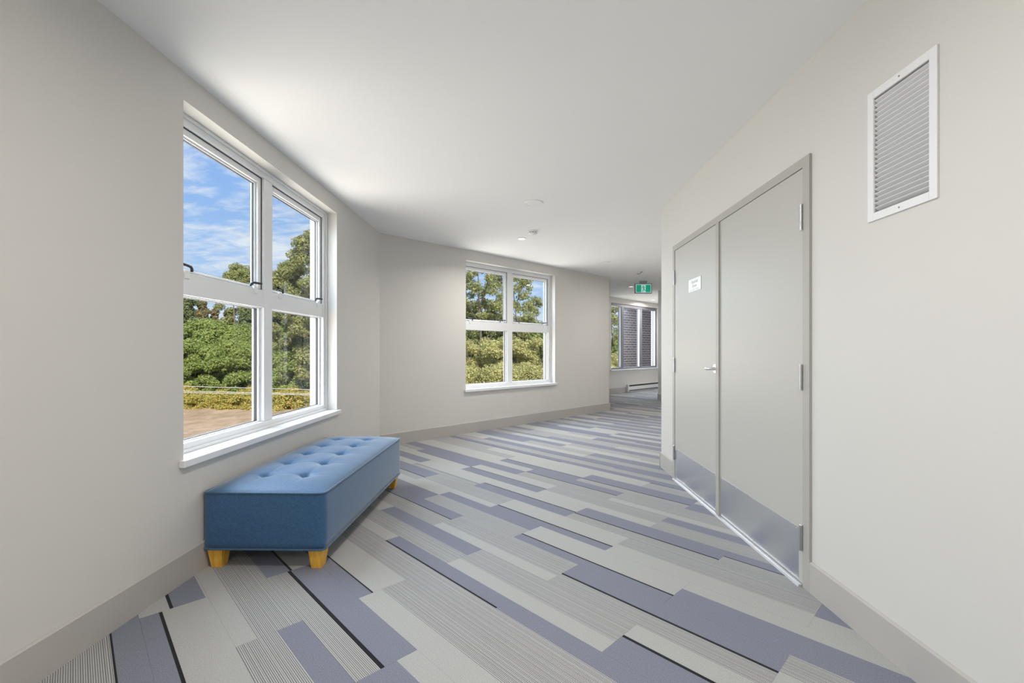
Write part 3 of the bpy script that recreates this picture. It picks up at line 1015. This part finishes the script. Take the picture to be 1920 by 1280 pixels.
# small angled fitting by the bend
fx = tag(empty('ceiling_spot_fitting', loc=(at(1203, 8.05), 8.05, CEIL)), 'tiny white ceiling fitting with a round head on a bent arm', 'ceiling fitting')
mb = MB(); mb.lathe([(0.022, 0.0), (0.022, -0.006), (0.010, -0.010)], 20)
mb.build('mount', 'exit_case', fx)
mb = MB(); mb.path([(0, 0, -0.006), (-0.014, 0.0, -0.018), (-0.034, 0, -0.034), (-0.05, 0, -0.044)], 0.007, 8, False)
mb.build('arm', 'exit_case', fx, smooth=True)
mb = MB(); mb.lathe([(0.018, 0.0), (0.032, -0.006), (0.032, -0.024), (0.026, -0.028)], 20, c=(-0.068, 0, -0.030))
hd_ = mb.build('head', 'plastic', fx)
for dx in (-0.012, 0.012):
    mb = MB(); mb.tube((-0.068 + dx, -0.034, -0.046), (-0.068 + dx, -0.028, -0.046), 0.008, n_=10)
    mb.build('sensor', 'dark_plastic', hd_)

# green running man exit sign hung from the ceiling
ex = tag(empty('exit_sign', loc=(2.64, 9.16, 2.284)), 'green and white running man exit sign hung from the ceiling', 'exit sign')
ew, eh = 0.340, 0.200
mb = MB(); mb.ring(-ew / 2, ew / 2, 0, eh, 0.016, -0.028, 0.028, 0); mb.box(-ew / 2 + 0.01, ew / 2 - 0.01, -0.016, 0.016, 0.01, eh - 0.01)
mb.build('housing', 'exit_case', ex, bevel=0.003)
mb = MB(); mb.box(-0.07, 0.07, -0.03, 0.03, eh, CEIL - 2.284)
mb.build('canopy', 'exit_case', ex, bevel=0.004)
for sy in (-1, 1):
    y0, y1 = (-0.022, -0.016) if sy < 0 else (0.016, 0.022)
    mb = MB(); mb.box(-ew / 2 + 0.016, ew / 2 - 0.016, y0, y1, 0.016, eh - 0.016)
    fc = mb.build('face_panel', 'exit_white', ex)
    yy = y0 if sy < 0 else y1
    yo = (yy - 0.0012, yy) if sy < 0 else (yy, yy + 0.0012)
    for xa, xb in ((-0.142, -0.046), (0.046, 0.142)):
        mb = MB(); mb.box(xa, xb, yo[0], yo[1], 0.027, eh - 0.027)
        mb.build('green_block', 'exit_green', fc)
    mb = MB()
    q_ = 0.145

    def limb(pts, w_):
        for (xa, za), (xb, zb) in zip(pts[:-1], pts[1:]):
            v_ = Vector((xb - xa, zb - za)); n2_ = Vector((-v_.y, v_.x)).normalized() * w_ / 2
            e_ = v_.normalized() * w_ * 0.3
            c4 = [(xa - e_.x + n2_.x, za - e_.y + n2_.y), (xa - e_.x - n2_.x, za - e_.y - n2_.y), (xb + e_.x - n2_.x, zb + e_.y - n2_.y), (xb + e_.x + n2_.x, zb + e_.y + n2_.y)]
            mb.add([(a_, yo[0], c_) for a_, c_ in c4] + [(a_, yo[1], c_) for a_, c_ in c4],
                   [(0, 1, 2, 3), (7, 6, 5, 4), (0, 4, 5, 1), (1, 5, 6, 2), (2, 6, 7, 3), (3, 7, 4, 0)])
    mb.tube((-0.008, yo[0], 0.152), (-0.008, yo[1], 0.152), 0.0105, n_=16)
    limb([(-0.002, 0.132), (0.008, 0.090)], 0.020)
    limb([(-0.004, 0.132), (-0.024, 0.122), (-0.034, 0.106)], 0.009)
    limb([(0.002, 0.132), (0.024, 0.128), (0.034, 0.112)], 0.009)
    limb([(0.004, 0.088), (-0.008, 0.062), (-0.024, 0.036)], 0.012)
    limb([(0.010, 0.088), (0.024, 0.066), (0.046, 0.060), (0.056, 0.050)], 0.012)
    mb.build('running_figure', 'exit_green', fc)

# ------------------------------------------------------------------ electric heater under the far window
p, d, length, FM = WALLS['far']
ht = tag(empty('baseboard_heater', FM @ Matrix.Translation((FAR0 + 0.76, -0.002, 0))), 'low white electric baseboard heater under the far window', 'heater')
hl = 1.78
mb = MB(); mb.box(0.05, hl - 0.05, -0.06, -0.052, 0.055, 0.150); mb.box(0, hl, -0.012, 0.0, 0.01, 0.205); mb.box(0.05, hl - 0.05, -0.060, -0.004, 0.195, 0.205)
mb.box(0.05, hl - 0.05, -0.062, -0.01, 0.012, 0.026)
mb.build('cabinet', 'white_metal', ht, bevel=0.002)
for a_ in (0.0, hl - 0.05):
    mb = MB(); mb.box(a_, a_ + 0.05, -0.066, -0.001, 0.01, 0.207)
    mb.build('end_cap', 'white_metal', ht, bevel=0.004)
mb = MB(); mb.box(0.05, hl - 0.05, -0.045, -0.013, 0.028, 0.194)
mb.build('fin_core', 'dark_plastic', ht)

# ------------------------------------------------------------------ outside: ground, brick wing, planting
GZ = -4.0
mb = MB(); mb.box(-160, 160, -40, 220, GZ - 0.3, GZ)
tag(mb.build('ground', 'field'), 'dry straw coloured grass field outside the windows', 'field', kind='structure')

# neighbouring wing of the same building, dark brick
r0 = (1165 - 960) / F_PX
u_far = Vector((2.56, 11.88)).dot(OUT2) + 1.05
# point on the ray of the visible corner that lies on the brick face
k_ = u_far / Vector((r0, 1.0)).dot(OUT2)
bp = Vector((r0, 1.0)) * k_
BM = frame(bp, D2)
mb = MB(); mb.prism([(0.003, 0.003), (5.2, 0.003), (5.2, 2.9)], GZ, 5.0)
bw = tag(mb.build('wall_brick', 'mortar', mat=BM), kind='structure')
bl, bh, jt, cs = 0.200, 0.0605, 0.014, 0.0767
brick_me = None
cnt = 0
for c_ in range(-46, 66):
    z0 = 0.3 + c_ * cs
    full = 0.25 < z0 < 2.75
    if not full:
        continue
    x = 0.0 if c_ % 2 == 0 else -(bl + jt) / 2
    while x < 1.82:
        x0, x1 = max(x, 0.0), x + bl
        if x1 - x0 > 0.03:
            mb = MB(); mb.box(0, x1 - x0, 0, 0.012 if x0 < 0.1 else 0.05, 0, bh)
            o = mb.build('brick', 'brick', bw)
            o.location = (x0, 0, z0)
            cnt += 1
        x += bl + jt
# courses farther up, down and along stay one joined part
mb = MB()
for c_ in range(-56, 61):
    z0 = 0.3 + c_ * cs
    x = 0.0 if c_ % 2 == 0 else -(bl + jt) / 2
    while x < 5.0:
        inside = 0.25 < z0 < 2.75 and x < 1.82
        if not inside and x + bl > 0.03:
            mb.box(max(x, 0.0), x + bl, 0, 0.012, z0, z0 + bh)
        x += bl + jt
tag(mb.build('brickwork', 'brick', bw), kind='stuff')
print('bricks', cnt)


# ---- plants
def leaves(name, seed, clumps, per, leaf, mat_, flat=0.0):
    """clumps: list of (x, y, z, radius); one quad leaf each, diamond shaped"""
    g = np.random.default_rng(seed)
    C_ = np.array([c[:3] for c in clumps]); Rr = np.array([c[3] for c in clumps])
    nc = len(clumps)
    wts = Rr ** 2; wts = wts / wts.sum()
    n_ = per * nc
    idx = g.choice(nc, n_, p=wts)
    dirs = g.normal(size=(n_, 3)); dirs /= np.linalg.norm(dirs, axis=1)[:, None]
    rr = Rr[idx] * g.random(n_) ** 0.45
    P = C_[idx] + dirs * rr[:, None] * np.array([1, 1, 0.75])
    # leaf axes: blades face roughly outwards and upwards
    nrm = dirs + g.normal(size=(n_, 3)) * 0.8 + np.array([0, 0, 0.5])
    nrm /= np.linalg.norm(nrm, axis=1)[:, None]
    t_ = np.cross(nrm, g.normal(size=(n_, 3))); t_ /= np.linalg.norm(t_, axis=1)[:, None]
    b_ = np.cross(nrm, t_)
    sz = leaf * g.uniform(0.65, 1.35, n_)[:, None]
    v = np.empty((n_, 4, 3))
    v[:, 0] = P - t_ * sz; v[:, 1] = P - b_ * sz * 0.55; v[:, 2] = P + t_ * sz; v[:, 3] = P + b_ * sz * 0.55
    me = bpy.data.meshes.new(name)
    me.vertices.add(n_ * 4); me.vertices.foreach_set('co', v.reshape(-1))
    me.loops.add(n_ * 4); me.loops.foreach_set('vertex_index', np.arange(n_ * 4, dtype=np.int32))
    me.polygons.add(n_); me.polygons.foreach_set('loop_start', np.arange(0, n_ * 4, 4, dtype=np.int32))
    me.polygons.foreach_set('loop_total', np.full(n_, 4, dtype=np.int32))
    me.materials.append(M[mat_]); me.update(calc_edges=True)
    return me


def tree_proto(seed, height, rad_, base, n_clump, per, leaf, mat_, trunk_r, shape='round', cl=0.32, multi=1):
    rg = random.Random(seed)
    clumps = []
    for k in range(n_clump):
        f_ = rg.random() ** 0.8
        z = height * (base + (1 - base) * f_)
        if shape == 'round': prof = math.sqrt(max(0.02, 1 - (2 * f_ - 0.85) ** 2 / 1.35))
        elif shape == 'cone': prof = 1.02 - f_ * 0.97
        elif shape == 'tall': prof = min(1, 0.35 + 1.2 * f_) * math.sqrt(max(0.03, 1.03 - f_ ** 2.2))
        else: prof = math.sqrt(max(0.02, 1 - f_ ** 2))
        a_ = rg.uniform(0, 2 * math.pi); rr = rad_ * prof * math.sqrt(rg.random())
        clumps.append((rr * math.cos(a_), rr * math.sin(a_), z, rad_ * cl * rg.uniform(0.6, 1.3) * (0.55 if shape == 'cone' else 1)))
    lm = leaves('foliage', seed, clumps, per, leaf, mat_)
    mb = MB()
    for s_ in range(multi):
        ox, oy = (0, 0) if multi == 1 else (rg.uniform(-.4, .4), rg.uniform(-.4, .4))
        lx, ly = rg.uniform(-.06, .06) * height, rg.uniform(-.06, .06) * height
        prev = Vector((ox, oy, -0.05)); pr = trunk_r
        for j in range(1, 6):
            f_ = j / 5
            nx_ = Vector((ox + lx * f_ ** 2 + rg.uniform(-.05, .05), oy + ly * f_ ** 2 + rg.uniform(-.05, .05), height * 0.93 * f_))
            r2 = trunk_r * (1 - 0.88 * f_)
            mb.tube(prev, nx_, pr, r2, 7); prev, pr = nx_, r2
    for c in clumps[::max(1, len(clumps) // 16)]:
        zb = max(height * 0.12, c[2] - abs(math.hypot(c[0], c[1])) * 0.8 - 0.3)
        mb.tube((0, 0, zb), c[:3], trunk_r * 0.32, trunk_r * 0.08, 5)
    return lm, mb.mesh('trunk', 'trunk')


PROTO = {
    'tall': tree_proto(1, 15.5, 3.0, 0.16, 95, 360, 0.11, 'leaf_olive', 0.19, 'tall', 0.24),
    'airy': tree_proto(2, 13.0, 2.5, 0.20, 64, 130, 0.095, 'leaf_olive', 0.16, 'tall', 0.20),
    'green': tree_proto(3, 7.8, 2.5, 0.06, 60, 560, 0.108, 'leaf_green', 0.15, 'round', 0.33),
    'green2': tree_proto(4, 6.6, 2.3, 0.04, 55, 540, 0.10, 'leaf_green', 0.13, 'round', 0.34),
    'brown': tree_proto(5, 12.0, 2.3, 0.10, 70, 230, 0.15, 'leaf_brown', 0.15, 'cone', 0.45),
    'dark': tree_proto(6, 13.0, 2.4, 0.10, 70, 260, 0.15, 'leaf_dark', 0.17, 'tall', 0.30),
    'yellow': tree_proto(7, 5.8, 1.7, 0.03, 46, 600, 0.062, 'leaf_yellow', 0.05, 'round', 0.34, 4),
    'shrub': tree_proto(8, 4.0, 1.6, 0.02, 40, 560, 0.060, 'leaf_yellow', 0.04, 'dome', 0.36, 4),
    'bramble': tree_proto(9, 1.7, 1.5, 0.02, 26, 260, 0.085, 'leaf_bramble', 0.02, 'dome', 0.36, 3),
}
LAB = {
    'tall': ('tall olive leaved tree rising above the thicket', 'tree', 'tall_tree', 'tall trees above the thicket'),
    'airy': ('tall open crowned tree with sky showing between its branches', 'tree', 'open_tree', 'open crowned trees'),
    'green': ('rounded bright green tree in the thicket', 'tree', 'green_tree', 'green trees of the thicket'),
    'green2': ('lower rounded bright green tree at the front of the thicket', 'tree', 'green_tree', 'lower green trees of the thicket'),
    'brown': ('brownish conical tree at the back of the thicket', 'tree', 'brown_tree', 'brownish trees at the back'),
    'dark': ('dark green tree standing behind the thicket', 'tree', 'dark_tree', 'dark trees behind'),
    'yellow': ('yellow green many stemmed bush', 'bush', 'yellow_bush', 'yellow green bushes'),
    'shrub': ('low yellow green shrub in front of the taller bushes', 'shrub', 'yellow_shrub', 'low yellow shrubs'),
    'bramble': ('low bramble patch turning orange at the near edge', 'bramble', 'bramble', 'brambles along the field edge'),
}
prg = random.Random(5)


def plant(kind, px, Y, sc=1.0, rot=None, sz=None):
    lab, cat, nm, grp = LAB[kind]
    where = ' beyond the dry field' if px < 640 else (' beside the brick wing' if px > 1080 else ' facing the back wall window')
    r_ = tag(empty(nm, loc=(at(px, Y), Y, GZ)), lab + where, cat, grp + where)
    r_.rotation_euler = (0, 0, prg.uniform(0, 6.28) if rot is None else rot)
    r_.scale = (sc, sc, sc if sz is None else sz)
    for me, n_ in zip(PROTO[kind], ('foliage', 'trunk')):
        o = bpy.data.objects.new(n_, me); COL.objects.link(o); o.parent = r_
        if n_ == 'foliage': o['kind'] = 'stuff'


# through the near window
for px, Y, sc in ((592, 40, 1.0), (545, 43, 0.86), (632, 41, 1.0), (446, 56, 1.0), (670, 44, 0.9)):
    plant('tall', px, Y, sc)
for px, Y, sc in ((352, 62, 0.92), (378, 60, 0.97), (403, 63, 0.88), (428, 58, 0.82), (330, 64, 0.95), (300, 62, 0.9)):
    plant('brown', px, Y, sc)
for px, Y, sc in ((470, 54, 0.8), (500, 50, 0.85), (530, 50, 0.86), (580, 52, 0.9), (620, 50, 0.9), (270, 58, 0.8)):
    plant('dark', px, Y, sc)
for px, Y, sc in ((335, 50, 1.0), (375, 52, 0.95), (425, 51, 0.95), (462, 49, 1.0), (505, 47, 1.0), (545, 46, 0.95), (585, 47, 1.05), (290, 50, 1.0), (240, 48, 1.0), (625, 46, 1.0)):
    plant('green', px, Y, sc)
for px, Y, sc in ((350, 45.5, 0.9), (395, 46, 0.82), (438, 45, 0.9), (478, 45, 0.85), (520, 43, 0.8), (560, 43, 0.85), (605, 43, 0.9), (310, 45, 0.9)):
    plant('green2', px, Y, sc)
for k in range(17):
    plant('bramble', 318 + k * 18.5, 41.2 + (k % 3) * 1.0 - 0.10 * k, 0.85 + 0.3 * prg.random(), sz=0.7 + 0.4 * prg.random())
# the same thicket carries on along the field, round to the left of the near window
for k in range(20):
    X_ = -33.0 - 4.4 * k; Y_ = 50.0 - 0.9 * k
    pxk = lambda yy: 960 + X_ * F_PX / yy
    plant(('green', 'green2', 'green')[k % 3], pxk(Y_), Y_, 0.95 + 0.2 * prg.random())
    if k % 2 == 0:
        plant(('brown', 'dark', 'tall')[(k // 2) % 3], pxk(Y_ + 11), Y_ + 11, 0.8 + 0.15 * prg.random())
    plant('bramble', pxk(Y_ - 6.5), Y_ - 6.5, 1.3)
# through the second window
for px, Y, sc in ((903, 33, 0.98), (940, 37, 0.9), (972, 35, 0.86), (868, 35, 1.0), (840, 37, 1.0), (1000, 40, 0.75), (1152, 36, 0.78), (1130, 40, 0.9)):
    plant('airy', px, Y, sc)
for px, Y, sc in ((885, 38, 1.05), (935, 39, 0.95), (985, 38, 0.9), (1020, 37, 0.88), (1050, 38, 0.9), (1160, 38, 0.75), (1140, 36, 0.7), (830, 40, 1.0), (780, 42, 1.05), (730, 42, 1.05), (685, 43, 1.0), (1090, 38, 0.9)):
    plant('green', px, Y, sc)
for px, Y, sc in ((873, 29, 0.98), (906, 30, 1.0), (942, 29, 1.0), (975, 30, 1.0), (1008, 29, 1.0), (1036, 30, 1.0), (1068, 30, 1.0), (1150, 30, 0.8), (1165, 31, 0.85), (1110, 30, 0.9), (840, 30, 1.0), (800, 31, 1.0)):
    plant('yellow', px, Y, sc)
for px, Y, sc in ((866, 26, 0.98), (893, 26.5, 0.9), (922, 26, 1.0), (955, 26, 0.95), (990, 26.5, 1.0), (1022, 26, 0.95), (1055, 26, 1.0), (1145, 27, 0.8), (1160, 26, 0.7), (1090, 27, 0.9), (830, 27, 0.9)):
    plant('shrub', px, Y, sc)

# overhead service cables across the field
for k, (xa, ya, xb, yb, Y, r_) in enumerate(((330, 723.5, 610, 731, 17.0, 0.012), (330, 732.8, 610, 738.6, 17.0, 0.012), (330, 735.4, 610, 740.8, 17.2, 0.012), (330, 812.5, 480, 806.5, 20.0, 0.010))):
    pts = []
    for j in range(-8, 30):
        f_ = j / 20
        px = xa + (xb - xa) * f_; py = ya + (yb - ya) * f_ - 0.0 * f_
        pts.append((at(px, Y), Y, EYE + (HORIZON - py) / F_PX * Y))
    mb = MB(); mb.path(pts, r_, 6, False)
    lab = 'thin pale service cable strung across the field' if k < 3 else 'thin pale wire running low over the dry grass'
    tag(mb.build('service_cable', 'cable', smooth=True), lab, 'cable', 'service cables' if k < 3 else None)
